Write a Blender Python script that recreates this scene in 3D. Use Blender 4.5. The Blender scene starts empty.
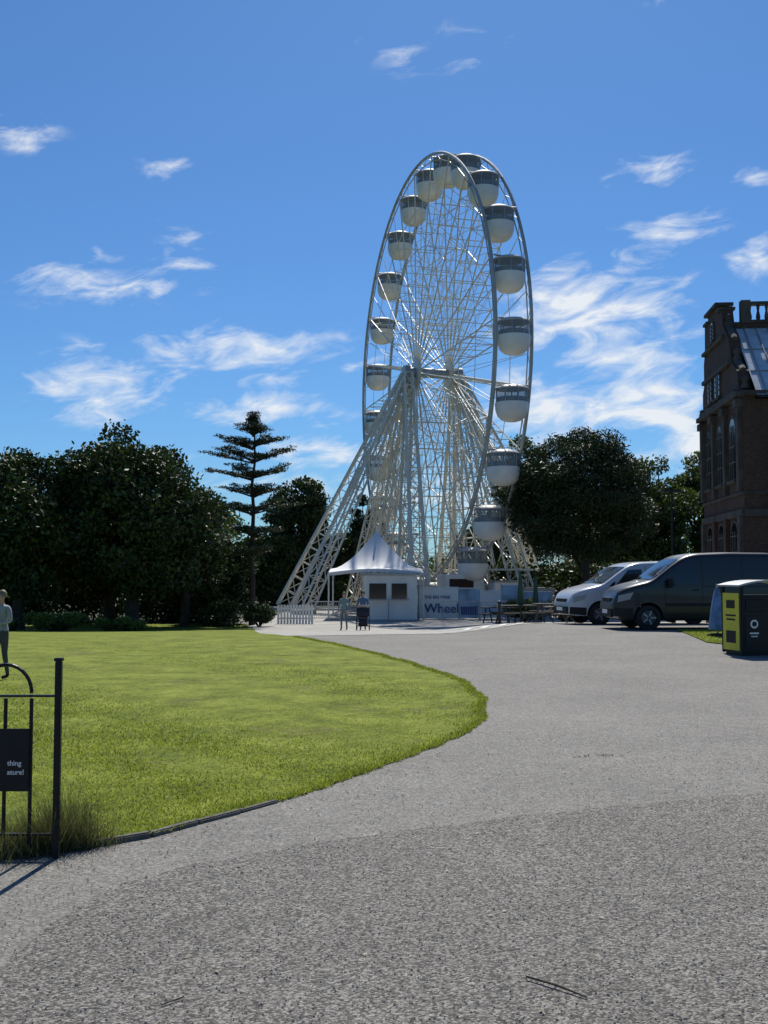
import bpy, bmesh, math, random
import numpy as np
from mathutils import Vector, Matrix
random.seed(7); rng=np.random.default_rng(7)
scene=bpy.context.scene
# ------------------------------------------------------------------ terrain
PC=([-50,26,32,40,50,56,2000],[0,0,-.13,-.5,-.88,-.95,-.95])
PR=([-50,20,28,35,50,60,2000],[0,0,.1,.08,-.6,-.95,-.95])
def gz(x,y):
    x=np.asarray(x,float);y=np.asarray(y,float)
    a=0;b=0
    for o in(-2,-1,0,1,2):
        a=a+np.interp(y+o,*PC)/5;b=b+np.interp(y+o,*PR)/5
    t=np.clip((x-1.5)/4.0,0,1);t=t*t*(3-2*t)
    return a*(1-t)+b*t
def G(x,y): return float(gz(x,y))
# ------------------------------------------------------------------ materials
def mat_new(name):
    m=bpy.data.materials.new(name);m.use_nodes=True
    return m,m.node_tree.nodes,m.node_tree.links,m.node_tree.nodes["Principled BSDF"]
def simple(name,col,rough=.6,metal=0,var=.12,scale=3,bump=0,bscale=60,spec=.5):
    m,n,l,b=mat_new(name)
    tc=n.new('ShaderNodeTexCoord');ns=n.new('ShaderNodeTexNoise')
    ns.inputs['Scale'].default_value=scale;ns.inputs['Detail'].default_value=4
    l.new(tc.outputs['Object'],ns.inputs['Vector'])
    r=n.new('ShaderNodeValToRGB')
    r.color_ramp.elements[0].position=.3;r.color_ramp.elements[1].position=.7
    r.color_ramp.elements[0].color=(*[c*(1-var) for c in col],1)
    r.color_ramp.elements[1].color=(*[min(1,c*(1+var)) for c in col],1)
    l.new(ns.outputs['Fac'],r.inputs['Fac']);l.new(r.outputs['Color'],b.inputs['Base Color'])
    b.inputs['Roughness'].default_value=rough;b.inputs['Metallic'].default_value=metal
    b.inputs['Specular IOR Level'].default_value=spec
    if bump:
        n2=n.new('ShaderNodeTexNoise');n2.inputs['Scale'].default_value=bscale
        l.new(tc.outputs['Object'],n2.inputs['Vector'])
        bp=n.new('ShaderNodeBump');bp.inputs['Strength'].default_value=bump;bp.inputs['Distance'].default_value=.02
        l.new(n2.outputs['Fac'],bp.inputs['Height']);l.new(bp.outputs['Normal'],b.inputs['Normal'])
    return m
def asphalt(name,dark,light,vs,patch=.25,bstr=.6,bdist=.006,midpos=.6):
    m,n,l,b=mat_new(name)
    g=n.new('ShaderNodeNewGeometry')
    v=n.new('ShaderNodeTexVoronoi');v.inputs['Scale'].default_value=vs;l.new(g.outputs['Position'],v.inputs['Vector'])
    sep=n.new('ShaderNodeSeparateColor');l.new(v.outputs['Color'],sep.inputs[0])
    r=n.new('ShaderNodeValToRGB');e=r.color_ramp.elements
    e[0].color=(*dark,1);e[1].color=(*light,1);e[0].position=.1;e[1].position=1
    mid=e.new(midpos);mid.color=(*[a*.6+c*.4 for a,c in zip(dark,light)],1)
    l.new(sep.outputs[0],r.inputs['Fac'])
    n1=n.new('ShaderNodeTexNoise');n1.inputs['Scale'].default_value=.45;n1.inputs['Detail'].default_value=6;n1.inputs['Roughness'].default_value=.7
    l.new(g.outputs['Position'],n1.inputs['Vector'])
    n2=n.new('ShaderNodeTexNoise');n2.inputs['Scale'].default_value=7;n2.inputs['Detail'].default_value=6;n2.inputs['Roughness'].default_value=.8
    l.new(g.outputs['Position'],n2.inputs['Vector'])
    ad=n.new('ShaderNodeMath');ad.operation='ADD';l.new(n1.outputs['Fac'],ad.inputs[0]);l.new(n2.outputs['Fac'],ad.inputs[1])
    mr=n.new('ShaderNodeMapRange');mr.inputs['From Min'].default_value=.7;mr.inputs['From Max'].default_value=1.3
    mr.inputs['To Min'].default_value=1-patch;mr.inputs['To Max'].default_value=1+patch
    l.new(ad.outputs[0],mr.inputs['Value'])
    mx=n.new('ShaderNodeVectorMath');mx.operation='SCALE';l.new(r.outputs['Color'],mx.inputs[0]);l.new(mr.outputs[0],mx.inputs['Scale'])
    l.new(mx.outputs[0],b.inputs['Base Color'])
    b.inputs['Roughness'].default_value=.8;b.inputs['Specular IOR Level'].default_value=.25
    a2=n.new('ShaderNodeMath');a2.operation='MULTIPLY';l.new(v.outputs['Distance'],a2.inputs[0]);a2.inputs[1].default_value=-1
    bp=n.new('ShaderNodeBump');bp.inputs['Strength'].default_value=bstr;bp.inputs['Distance'].default_value=bdist
    l.new(a2.outputs[0],bp.inputs['Height']);l.new(bp.outputs['Normal'],b.inputs['Normal'])
    return m
def leafmat(name,c0,c1,trans=.3,tcol=None,nscale=.6):
    m,n,l,b=mat_new(name)
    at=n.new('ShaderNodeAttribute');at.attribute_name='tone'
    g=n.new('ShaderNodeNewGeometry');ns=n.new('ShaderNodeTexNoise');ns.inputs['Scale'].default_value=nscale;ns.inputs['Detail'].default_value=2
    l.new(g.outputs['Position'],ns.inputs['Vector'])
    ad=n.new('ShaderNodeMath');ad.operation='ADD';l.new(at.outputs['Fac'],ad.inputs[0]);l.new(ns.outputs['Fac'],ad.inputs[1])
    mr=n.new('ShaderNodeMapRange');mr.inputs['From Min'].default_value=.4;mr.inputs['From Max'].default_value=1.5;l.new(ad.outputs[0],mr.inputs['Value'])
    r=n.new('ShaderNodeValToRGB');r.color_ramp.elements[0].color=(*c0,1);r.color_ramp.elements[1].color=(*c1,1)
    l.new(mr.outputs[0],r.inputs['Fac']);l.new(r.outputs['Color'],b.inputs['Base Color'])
    b.inputs['Roughness'].default_value=.55;b.inputs['Specular IOR Level'].default_value=.3
    if trans<=0:return m
    t=n.new('ShaderNodeBsdfTranslucent')
    sc=n.new('ShaderNodeMix');sc.data_type='RGBA';sc.blend_type='MULTIPLY';sc.inputs[0].default_value=1
    l.new(r.outputs['Color'],sc.inputs[6]);sc.inputs[7].default_value=(*(tcol or (1.3,1.4,.5)),1)
    l.new(sc.outputs[2],t.inputs['Color'])
    ms=n.new('ShaderNodeMixShader');ms.inputs[0].default_value=trans
    l.new(b.outputs[0],ms.inputs[1]);l.new(t.outputs[0],ms.inputs[2])
    l.new(ms.outputs[0],n['Material Output'].inputs['Surface'])
    return m
M={}
M['asphalt']=asphalt('asphalt_fine',(.11,.104,.093),(.30,.285,.255),90,.26,.35,.004)
M['asphalt2']=asphalt('asphalt_coarse',(.045,.042,.037),(.33,.31,.275),100,.26,.8,.006,.6)
M['plaza']=asphalt('paving_light',(.30,.29,.26),(.44,.42,.38),6,.25,.2,.004)
M['white']=simple('white_paint',(.82,.80,.73),.4,0,.06,1.5)
M['cream']=simple('cream_steel',(.72,.68,.56),.45,0,.12,1.2)
M['rimgrey']=simple('rim_steel',(.40,.40,.37),.45,.1,.12,1.2)
M['canopy']=simple('gondola_canopy',(.5,.5,.47),.5,0,.1,1.2)
M['greysteel']=simple('galvanised_steel',(.34,.35,.35),.4,.4,.15,2)
M['black']=simple('black_paint',(.012,.012,.013),.45,0,.2,8,spec=.3)
M['rubber']=simple('rubber',(.015,.015,.015),.8,0,.2,8)
M['fabric']=simple('white_canvas',(.82,.82,.8),.8,0,.04,2)
M['bark']=simple('bark',(.045,.035,.026),.9,0,.35,6,.6,30)
M['kerb']=simple('kerb_stone',(.13,.12,.105),.85,0,.35,9,.8,60)
M['bluetint']=simple('panel_blue_reflect',(.34,.46,.56),.35,0,.45,1.4)  # blue tint, with mottling that paints glass reflections into the panel colour
M['blueink']=simple('sign_ink_blue',(.03,.07,.2),.5)
M['skin']=simple('skin',(.5,.3,.21),.5,0,.06,8)
M['hair']=simple('hair',(.05,.03,.02),.6,0,.3,30)
M['stone']=simple('dressed_stone',(.080,.066,.052),.85,0,.4,1.5,.3,20)
M['wood']=simple('timber',(.06,.05,.038),.7,0,.3,5)
M['yellow']=simple('yellow_panel',(.66,.60,.04),.45,0,.08,5)
def glass(name,c=(.012,.015,.018),r=.06):
    m,n,l,b=mat_new(name);b.inputs['Base Color'].default_value=(*c,1);b.inputs['Roughness'].default_value=r;b.inputs['Specular IOR Level'].default_value=.6
    return m
M['glass']=glass('dark_glass')
M['winglass']=glass('old_window_glass',(.008,.009,.011),.15)
M['lampglass']=glass('headlamp_glass',(.3,.31,.33),.1)
m,n_,l_,b_=mat_new('gondola_glazing');b_.inputs['Base Color'].default_value=(.25,.28,.29,1);b_.inputs['Roughness'].default_value=.2;b_.inputs['Alpha'].default_value=.5;M['glaze']=m
def paint(name,c,coat=.6,r=.3):
    m=simple(name,c,r,0,.05,1.2);b=m.node_tree.nodes["Principled BSDF"];b.inputs['Coat Weight'].default_value=coat;b.inputs['Coat Roughness'].default_value=.06;return m
M['vanblack']=paint('van_paint_dark',(.007,.009,.014),.35,.4)
M['vanwhite']=paint('van_paint_white',(.48,.5,.53))
M['slate']=simple('roof_lead',(.5,.51,.53),.3,0,.18,3,.2,25,spec=.8)
M['leaf_dark']=leafmat('foliage_dark',(.010,.020,.007),(.065,.098,.025),.08)  # lighter ramp end is raised to paint sunlit highlights on the foliage
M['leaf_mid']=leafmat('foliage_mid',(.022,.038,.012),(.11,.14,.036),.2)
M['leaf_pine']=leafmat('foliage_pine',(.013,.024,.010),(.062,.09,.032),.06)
M['leaf_shrub']=leafmat('foliage_shrub',(.04,.07,.018),(.15,.20,.05),.35)
M['grassblade']=leafmat('grass_blades',(.14,.18,.028),(.36,.395,.085),.45,(1.1,1.15,.6),2.2)
M['weed']=leafmat('weed_blades',(.05,.065,.025),(.19,.19,.10),.35,(1.1,1.1,.6),4)
M['dryleaf']=leafmat('dry_leaf',(.10,.08,.04),(.32,.27,.16),0,(1,1,1),4)
def lawnmat():
    m,n,l,b=mat_new('lawn_turf')
    g=n.new('ShaderNodeNewGeometry')
    a=n.new('ShaderNodeTexNoise');a.inputs['Scale'].default_value=1.3;a.inputs['Detail'].default_value=7;a.inputs['Roughness'].default_value=.75
    c=n.new('ShaderNodeTexNoise');c.inputs['Scale'].default_value=18;c.inputs['Detail'].default_value=6;c.inputs['Roughness'].default_value=.8
    for q in(a,c):l.new(g.outputs['Position'],q.inputs['Vector'])
    ad=n.new('ShaderNodeMath');ad.operation='ADD';l.new(a.outputs['Fac'],ad.inputs[0]);l.new(c.outputs['Fac'],ad.inputs[1])
    r=n.new('ShaderNodeValToRGB');e=r.color_ramp.elements
    mr=n.new('ShaderNodeMapRange');mr.inputs['From Min'].default_value=.72;mr.inputs['From Max'].default_value=1.28;l.new(ad.outputs[0],mr.inputs['Value'])
    e[0].color=(.06,.082,.014,1);e[0].position=.1;e[1].color=(.29,.32,.06,1);e[1].position=.95
    k=e.new(.5);k.color=(.165,.20,.026,1)
    l.new(mr.outputs[0],r.inputs['Fac'])
    d=n.new('ShaderNodeTexNoise');d.inputs['Scale'].default_value=.6;d.inputs['Detail'].default_value=7;d.inputs['Roughness'].default_value=.8;l.new(g.outputs['Position'],d.inputs['Vector'])
    r2=n.new('ShaderNodeValToRGB');r2.color_ramp.elements[0].position=.57;r2.color_ramp.elements[1].position=.68;l.new(d.outputs['Fac'],r2.inputs['Fac'])
    mx=n.new('ShaderNodeMix');mx.data_type='RGBA';l.new(r2.outputs['Color'],mx.inputs[0]);l.new(r.outputs['Color'],mx.inputs[6]);mx.inputs[7].default_value=(.15,.13,.055,1)
    l.new(mx.outputs[2],b.inputs['Base Color']);b.inputs['Roughness'].default_value=.9;b.inputs['Specular IOR Level'].default_value=.1
    bp=n.new('ShaderNodeBump');bp.inputs['Strength'].default_value=.5;bp.inputs['Distance'].default_value=.03
    l.new(ad.outputs[0],bp.inputs['Height']);l.new(bp.outputs['Normal'],b.inputs['Normal'])
    return m
M['lawn']=lawnmat()
M['earth']=simple('ground_earth_and_grass',(.035,.045,.016),.95,0,.35,.6,.4,8)
def brickmat():
    m,n,l,b=mat_new('brick_wall')
    g=n.new('ShaderNodeTexCoord');s=n.new('ShaderNodeSeparateXYZ');l.new(g.outputs['Object'],s.inputs[0])
    a=n.new('ShaderNodeMath');a.operation='ADD';l.new(s.outputs[0],a.inputs[0]);l.new(s.outputs[1],a.inputs[1])
    c=n.new('ShaderNodeCombineXYZ');l.new(a.outputs[0],c.inputs[0]);l.new(s.outputs[2],c.inputs[1])
    t=n.new('ShaderNodeTexBrick');t.inputs['Scale'].default_value=4.4;t.inputs['Color1'].default_value=(.11,.048,.024,1);t.inputs['Color2'].default_value=(.055,.028,.017,1)
    t.inputs['Mortar'].default_value=(.07,.055,.042,1);t.inputs['Mortar Size'].default_value=.02
    l.new(c.outputs[0],t.inputs['Vector'])
    ns=n.new('ShaderNodeTexNoise');ns.inputs['Scale'].default_value=.7;ns.inputs['Detail'].default_value=6;l.new(g.outputs['Object'],ns.inputs['Vector'])
    mr=n.new('ShaderNodeMapRange');mr.inputs['To Min'].default_value=.4;mr.inputs['To Max'].default_value=1.5;l.new(ns.outputs['Fac'],mr.inputs['Value'])
    mx=n.new('ShaderNodeVectorMath');mx.operation='SCALE';l.new(t.outputs['Color'],mx.inputs[0]);l.new(mr.outputs[0],mx.inputs['Scale'])
    l.new(mx.outputs[0],b.inputs['Base Color']);b.inputs['Roughness'].default_value=.85
    return m
M['brick']=brickmat()
# ------------------------------------------------------------------ mesh builder
def empty(name,loc):
    e=bpy.data.objects.new(name,None);e.location=loc;e.empty_display_size=.3;scene.collection.objects.link(e);return e
class MB:
    def __init__(s):s.v=[];s.f=[];s.m=[];s.mats=[]
    def mi(s,mat):
        mat=M[mat] if isinstance(mat,str) else mat
        if mat not in s.mats:s.mats.append(mat)
        return s.mats.index(mat)
    def add(s,vs,fs,mat):
        o=len(s.v);k=s.mi(mat);s.v+= [tuple(q) for q in vs]
        for f in fs:s.f.append([i+o for i in f]);s.m.append(k)
    def tube(s,p0,p1,r0,mat,r1=None,n=6,cap=True):
        p0=Vector(p0);p1=Vector(p1);r1=r0 if r1 is None else r1
        d=p1-p0
        if d.length<1e-6:return
        d.normalize();a=d.orthogonal().normalized();b=d.cross(a);vs=[]
        for p,r in((p0,r0),(p1,r1)):
            for i in range(n):
                t=2*math.pi*i/n;vs.append(p+a*math.cos(t)*r+b*math.sin(t)*r)
        fs=[[i,(i+1)%n,n+(i+1)%n,n+i] for i in range(n)]
        if cap:fs+=[list(range(n))[::-1],list(range(n,2*n))]
        s.add(vs,fs,mat)
    def path(s,pts,r,mat,n=6):
        for a,b in zip(pts[:-1],pts[1:]):s.tube(a,b,r,mat,n=n)
    def box(s,c,sz,mat,rot=0,bev=0,M3=None):
        c=Vector(c);x,y,z=[q/2 for q in sz];R=Matrix.Rotation(rot,3,'Z') if M3 is None else M3
        if bev<=0:
            vs=[c+R@Vector((i*x,j*y,k*z)) for i in(-1,1) for j in(-1,1) for k in(-1,1)]
            fs=[[0,1,3,2],[4,6,7,5],[0,4,5,1],[2,3,7,6],[0,2,6,4],[1,5,7,3]]
            s.add(vs,fs,mat)
        else:
            bm=bmesh.new();bmesh.ops.create_cube(bm,size=1)
            for v in bm.verts:v.co=Vector((v.co.x*2*x,v.co.y*2*y,v.co.z*2*z))
            bmesh.ops.bevel(bm,geom=bm.edges[:],offset=bev,segments=2,affect='EDGES')
            bm.verts.index_update();s.add([c+R@v.co for v in bm.verts],[[v.index for v in f.verts] for f in bm.faces],mat);bm.free()
    def lathe(s,prof,c,mat,n=24,axis=None):
        c=Vector(c);R=Matrix.Identity(3) if axis is None else Vector(axis).to_track_quat('Z','Y').to_matrix();vs=[]
        for r,z in prof:
            for i in range(n):
                t=2*math.pi*i/n;vs.append(c+R@Vector((r*math.cos(t),r*math.sin(t),z)))
        fs=[[j*n+i,j*n+(i+1)%n,(j+1)*n+(i+1)%n,(j+1)*n+i] for j in range(len(prof)-1) for i in range(n)]
        s.add(vs,fs,mat)
    def prism(s,poly,z0,z1,mat,F=lambda a,b,c:(a,b,c)):
        n=len(poly);vs=[F(x,y,z0) for x,y in poly]+[F(x,y,z1) for x,y in poly]
        s.add(vs,[list(range(n))[::-1],list(range(n,2*n))]+[[i,(i+1)%n,n+(i+1)%n,n+i] for i in range(n)],mat)
    def obj(s,name,parent=None,smooth=False,loc=None,rotz=0,fixn=True):
        me=bpy.data.meshes.new(name);me.from_pydata(s.v,[],s.f)
        for m in s.mats:me.materials.append(m)
        me.polygons.foreach_set('material_index',s.m)
        if fixn and len(s.f)<60000:
            bm=bmesh.new();bm.from_mesh(me);bmesh.ops.recalc_face_normals(bm,faces=bm.faces);bm.to_mesh(me);bm.free()
        if smooth:
            me.polygons.foreach_set('use_smooth',[True]*len(me.polygons))
            try: me.set_sharp_from_angle(angle=math.radians(40))
            except Exception: pass
        me.update()
        o=bpy.data.objects.new(name,me);scene.collection.objects.link(o)
        if loc is not None:o.location=loc
        o.rotation_euler=(0,0,rotz)
        if parent is not None:
            o.parent=parent;
            if loc is None:o.matrix_parent_inverse=parent.matrix_basis.inverted()
        return o
def npmesh(name,V,nper,mat,tone=None,parent=None):
    nf=len(V)//nper;me=bpy.data.meshes.new(name)
    me.vertices.add(len(V));me.vertices.foreach_set('co',V.astype(np.float32).ravel())
    me.loops.add(len(V));me.loops.foreach_set('vertex_index',np.arange(len(V),dtype=np.int32))
    me.polygons.add(nf);me.polygons.foreach_set('loop_start',np.arange(0,len(V),nper,dtype=np.int32))
    me.polygons.foreach_set('loop_total',np.full(nf,nper,dtype=np.int32))
    me.update(calc_edges=True)
    if tone is not None:
        a=me.attributes.new('tone','FLOAT','FACE');a.data.foreach_set('value',tone.astype(np.float32))
    me.materials.append(mat);me.validate()
    o=bpy.data.objects.new(name,me);scene.collection.objects.link(o)
    if parent is not None:
        o.parent=parent;o.matrix_parent_inverse=parent.matrix_basis.inverted()
    return o
# ------------------------------------------------------------------ ground sheets
def sheet(name,ys,xl,xr,nc,dz,mat,xs=None):
    vs=[];fs=[]
    for y in ys:
        row=np.linspace(xl(y),xr(y),nc) if xs is None else xs
        z=gz(row,np.full_like(row,y))+dz
        vs+=list(zip(row,[y]*len(row),z))
    k=nc if xs is None else len(xs)
    for j in range(len(ys)-1):
        for i in range(k-1):fs.append([j*k+i,j*k+i+1,(j+1)*k+i+1,(j+1)*k+i])
    me=bpy.data.meshes.new(name);me.from_pydata([tuple(map(float,v)) for v in vs],[],fs);me.materials.append(mat)
    me.polygons.foreach_set('use_smooth',[True]*len(fs))
    o=bpy.data.objects.new(name,me);scene.collection.objects.link(o);return o
gx=np.concatenate([[-1500,-600,-200,-80,-40,-20],np.arange(-10,16.01,.25),[20,40,80,200,600,1500]])
gy=np.concatenate([[-300,-60,-20],np.arange(-6,66,.5),[70,100,200,600,2000]])
sheet('ground',gy,None,None,0,0,M['earth'],xs=gx)
sheet('asphalt_path',np.arange(-8,64.1,.5),None,None,0,.008,M['asphalt'],xs=np.concatenate([[-9,-8],np.arange(-7,14.01,.25),[16,20,26]]))
EY=np.array([3.0,4.6,5.5,6.1,6.52,6.69,7.13,7.93,8.8,10.06,11.35,12.85,14.1,16,18.1,20.7,23.5,25.9,29.4,36,44,51,56])
EX=np.array([-30,-12,-4.5,-2.5,-1.78,-1.54,-1.19,-.68,-.27,.42,.89,1.18,1.27,1.25,.92,.3,-.51,-1.27,-2.25,-3.9,-5.0,-5.9,-7.0])
def edge(y):
    return sum(np.interp(y+o,EY,EX) for o in(-.6,-.3,0,.3,.6))/5*np.clip((y-7)/2,0,1)+sum(np.interp(y+o,EY,EX) for o in(-.15,0,.15))/3*(1-np.clip((y-7)/2,0,1)) + .012*np.sin(y*7.3+2*np.sin(y*1.3))+.012*np.sin(y*17.1+3*np.sin(y*2.1))+.03*np.sin(y*2.3+np.sin(y*.9))
ly=np.concatenate([np.arange(3.2,16,.08),np.arange(16,58,.4)])
lawncols=np.concatenate([np.linspace(1,.25,6)[:-1]**1,np.linspace(.25,0,60)])
vs=[];fs=[];k=len(lawncols)
for y in ly:
    e=float(edge(y));row=e-lawncols*70
    z=gz(row,np.full_like(row,y))+.022
    z[-1]-=.01
    z[:-1]+= .012*np.sin(row[:-1]*1.1+y*.7)*np.minimum(1,(e-row[:-1])/3)*(y<26)
    vs+=list(zip(row.tolist(),[float(y)]*k,z.tolist()))
for j in range(len(ly)-1):
    for i in range(k-1):fs.append([j*k+i,j*k+i+1,(j+1)*k+i+1,(j+1)*k+i])
me=bpy.data.meshes.new('lawn');me.from_pydata(vs,[],fs);me.materials.append(M['lawn']);me.polygons.foreach_set('use_smooth',[True]*len(fs))
lawn=bpy.data.objects.new('lawn',me);scene.collection.objects.link(lawn)
def blades(name,x,y,h,w,mat,lean=.5,parent=None,z=None):
    n=len(x);z=gz(x,y)+.015 if z is None else z
    a=rng.uniform(0,2*np.pi,n);dx=np.cos(a)*w/2;dy=np.sin(a)*w/2
    b=rng.uniform(0,2*np.pi,n);L=h*lean*rng.uniform(0,1,n)
    V=np.empty((n,3,3));V[:,0]=np.stack([x-dx,y-dy,z],1);V[:,1]=np.stack([x+dx,y+dy,z],1)
    V[:,2]=np.stack([x+np.cos(b)*L,y+np.sin(b)*L,z+h],1)
    return npmesh(name,V.reshape(-1,3),3,mat,rng.uniform(0,1,n),parent)
N=180000
u=rng.uniform(0,1,N);yy=1/(1/5.6*(1-u)+1/26*u)
half=.37*yy+.3
xx=rng.uniform(-1,1,N)*half
ex=edge(yy)+.02*rng.standard_normal(N)
k=(xx<ex);xx=xx[k];yy=yy[k]
pn=np.sin(xx*1.9+np.sin(yy*1.1)*2)+np.sin(yy*2.3+np.cos(xx*1.3)*2)+.8*np.sin(xx*5.1+yy*3.7)
k=rng.uniform(0,1,len(xx))<np.clip(1-.15*(pn>.6)-.3*(pn>1.2)-.25*(pn>1.8),0,1);xx=xx[k];yy=yy[k];pn=pn[k]
fade=np.clip((26-yy)/14,.25,1)
hh=rng.uniform(.010,.030,len(xx))*fade*(1-.12*pn)
ww=.005+.0009*yy
blades('lawn_grass',xx,yy,hh,ww,M['grassblade'],1.6,lawn)
ye=rng.uniform(6.2,30,14000);xe=edge(ye)-np.abs(rng.normal(0,.05,len(ye)))+.025
blades('lawn_edge_grass',xe,ye,rng.uniform(.015,.045,len(ye)),.006+.0006*ye,M['grassblade'],1.4,lawn)
# coarse resurfaced asphalt in the foreground
bx=np.array([-1.56,-1.53,-1.41,-1.03,-.21,1.13,2.86,6,14]);by=np.array([4.4,5.03,5.68,6.18,6.77,7.49,8.2,9.2,11])
cs=np.concatenate([np.linspace(-1.56,3,120),np.linspace(3.1,14,40)])
vs=[];fs=[]
rows=np.linspace(0,1,10)
for c in cs:
    yb=np.interp(c,bx,by)+.02*math.sin(c*9)+.012*math.sin(c*23)
    for r in rows:vs.append((float(c+(-.5*max(0,1-(c+1.56)*4)*(1-r))),float(-8+(yb+8)*r),.0125))
for i in range(len(cs)-1):
    for j in range(len(rows)-1):
        a=i*len(rows)+j;fs.append([a,a+len(rows),a+len(rows)+1,a+1])
me=bpy.data.meshes.new('asphalt_resurfaced_path');me.from_pydata(vs,[],fs);me.materials.append(M['asphalt2'])
o=bpy.data.objects.new('asphalt_resurfaced_path',me);scene.collection.objects.link(o)
n=5000;lx=rng.uniform(-1.9,3.6,n);lyy=3.6/(1-rng.uniform(0,.68,n));k=(lx>edge(lyy)+.05)&(np.abs(lx)<.37*lyy);lx=lx[k];lyy=lyy[k];n=len(lx)
sz=rng.uniform(.003,.007,n);zz=np.full(n,.013);a=rng.uniform(0,6.28,n)
P=[np.stack([lx+np.cos(a+o)*sz,lyy+np.sin(a+o)*sz,zz],1) for o in(0,2.1,4.2)];T_=np.stack([lx,lyy,zz+sz*1.1],1)
V=np.stack([P[0],P[1],T_,P[1],P[2],T_,P[2],P[0],T_],1)
npmesh('loose_chippings',V.reshape(-1,3),3,simple('chippings',(.3,.28,.25),.8,0,.5,60))
n=110;wx=rng.uniform(1.6,2.12,n);wx=wx[rng.uniform(0,1,n)<.5+.5*np.sin(wx*30)];n=len(wx)
blades('crack_weeds',wx,9.75+.15*(wx-1.8)+.03*np.sin(wx*14)+rng.normal(0,.02,n),rng.uniform(.006,.018,n),np.full(n,.012),M['weed'],1.8)
# plaza & markings
sheet('paved_plaza',np.concatenate([np.arange(31,64,.5),[70,80,95]]),lambda y:float(edge(min(y,55)))-.1 if y<55 else -6.8,lambda y:float(np.interp(y,[31,36,42,50],[-1.9,4,6.5,16])),30,.016,M['plaza'])
mk=MB()
for i in range(9):
    x0=2.6+i*.62;y0=37.5
    q=[(x0,y0),(x0+.28,y0),(x0+.75,y0+3.6),(x0+.47,y0+3.6)]
    mk.add([(a,b,G(a,b)+.035) for a,b in q],[[0,1,2,3]],'white')
for x0,x1,y0 in((2.6,8.2,42),(1.2,6.4,36.2)):
    xs=np.linspace(x0,x1,12)
    for a,b in zip(xs[:-1],xs[1:]):mk.add([(a,y0,G(a,y0)+.035),(b,y0,G(b,y0)+.035),(b,y0+.25,G(b,y0+.2)+.035),(a,y0+.25,G(a,y0+.2)+.035)],[[0,1,2,3]],'white')
mk.obj('road_marking')
verge=sheet('grass_verge',np.arange(22.6,30,.3),lambda y:float(np.interp(y,[22.6,23.2,25,29.7],[9.4,8.0,7.3,7.9])),lambda y:24,20,.03,M['lawn'])
yv=rng.uniform(22.6,30,9000);xv=np.interp(yv,[22.6,23.2,25,29.7],[9.4,8.0,7.3,7.9])+np.abs(rng.normal(0,1.3,9000))
blades('verge_grass',xv,yv,rng.uniform(.02,.06,9000),np.full(9000,.02),M['grassblade'],1,verge)
kb=MB();kp=np.arange(6.3,8.15,.02)
pts=[(float(edge(y))+.02,y) for y in kp]
segs=[];cur=[pts[0]];acc=0
for a,b in zip(pts[:-1],pts[1:]):
    acc+=math.hypot(b[0]-a[0],b[1]-a[1]);cur.append(b)
    if acc>.4:segs.append(cur);cur=[b];acc=0
for sgi,sg in enumerate(segs):
    a=Vector((*sg[0],0));b=Vector((*sg[-1],0));d=(b-a);L=d.length;ang=math.atan2(d.y,d.x)
    hgt=max(.028,.05-.005*sgi)
    kb.box((a+b)/2+Vector((0,0,hgt/2)),(L-.008,.05,hgt),'kerb',rot=ang+random.uniform(-.04,.04),bev=.008)
kb.obj('kerb_stones')
# ------------------------------------------------------------------ vegetation
def leaves(clusters,n,size,flat=0.0,spike=False):
    C=np.array([c[0] for c in clusters]);R=np.array([c[1] for c in clusters],float)
    w=(R[:,0]*R[:,1]*R[:,2])**(2/3);w/=w.sum();idx=rng.choice(len(C),n,p=w)
    d=rng.standard_normal((n,3));d/=np.linalg.norm(d,axis=1)[:,None]
    r=rng.uniform(.25,1,n)**.55*(1+.12*rng.standard_normal(n))
    P=C[idx]+d*R[idx]*r[:,None]
    a=rng.standard_normal((n,3));a[:,2]*=(1-flat);a/=np.linalg.norm(a,axis=1)[:,None]
    b=np.cross(a,rng.standard_normal((n,3)));b/=np.linalg.norm(b,axis=1)[:,None]
    s=size*rng.uniform(.6,1.4,n)[:,None];ar=.28 if spike else .55
    V=np.stack([P-a*s*.5,P+b*s*ar*.5,P+a*s*.5,P-b*s*ar*.5],1)
    return V.reshape(-1,3),np.clip(rng.uniform(0,.6,n)+.5*r*(d[:,2]*.5+.5),0,1)  # tone rises on outer, upper leaves: sunlit tops painted into the leaf colour
def limb(mb,p0,p1,r0,r1,seg=5,wob=.1):
    p0=Vector(p0);p1=Vector(p1);L=(p1-p0).length;pts=[]
    for i in range(seg+1):
        t=i/seg;p=p0.lerp(p1,t)+Vector((random.gauss(0,wob),random.gauss(0,wob),0))*L*.15*math.sin(math.pi*t)
        pts.append((p,r0+(r1-r0)*t))
    for a,b in zip(pts[:-1],pts[1:]):mb.tube(a[0],b[0],a[1],'bark',r1=b[1],n=7,cap=False)
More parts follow.
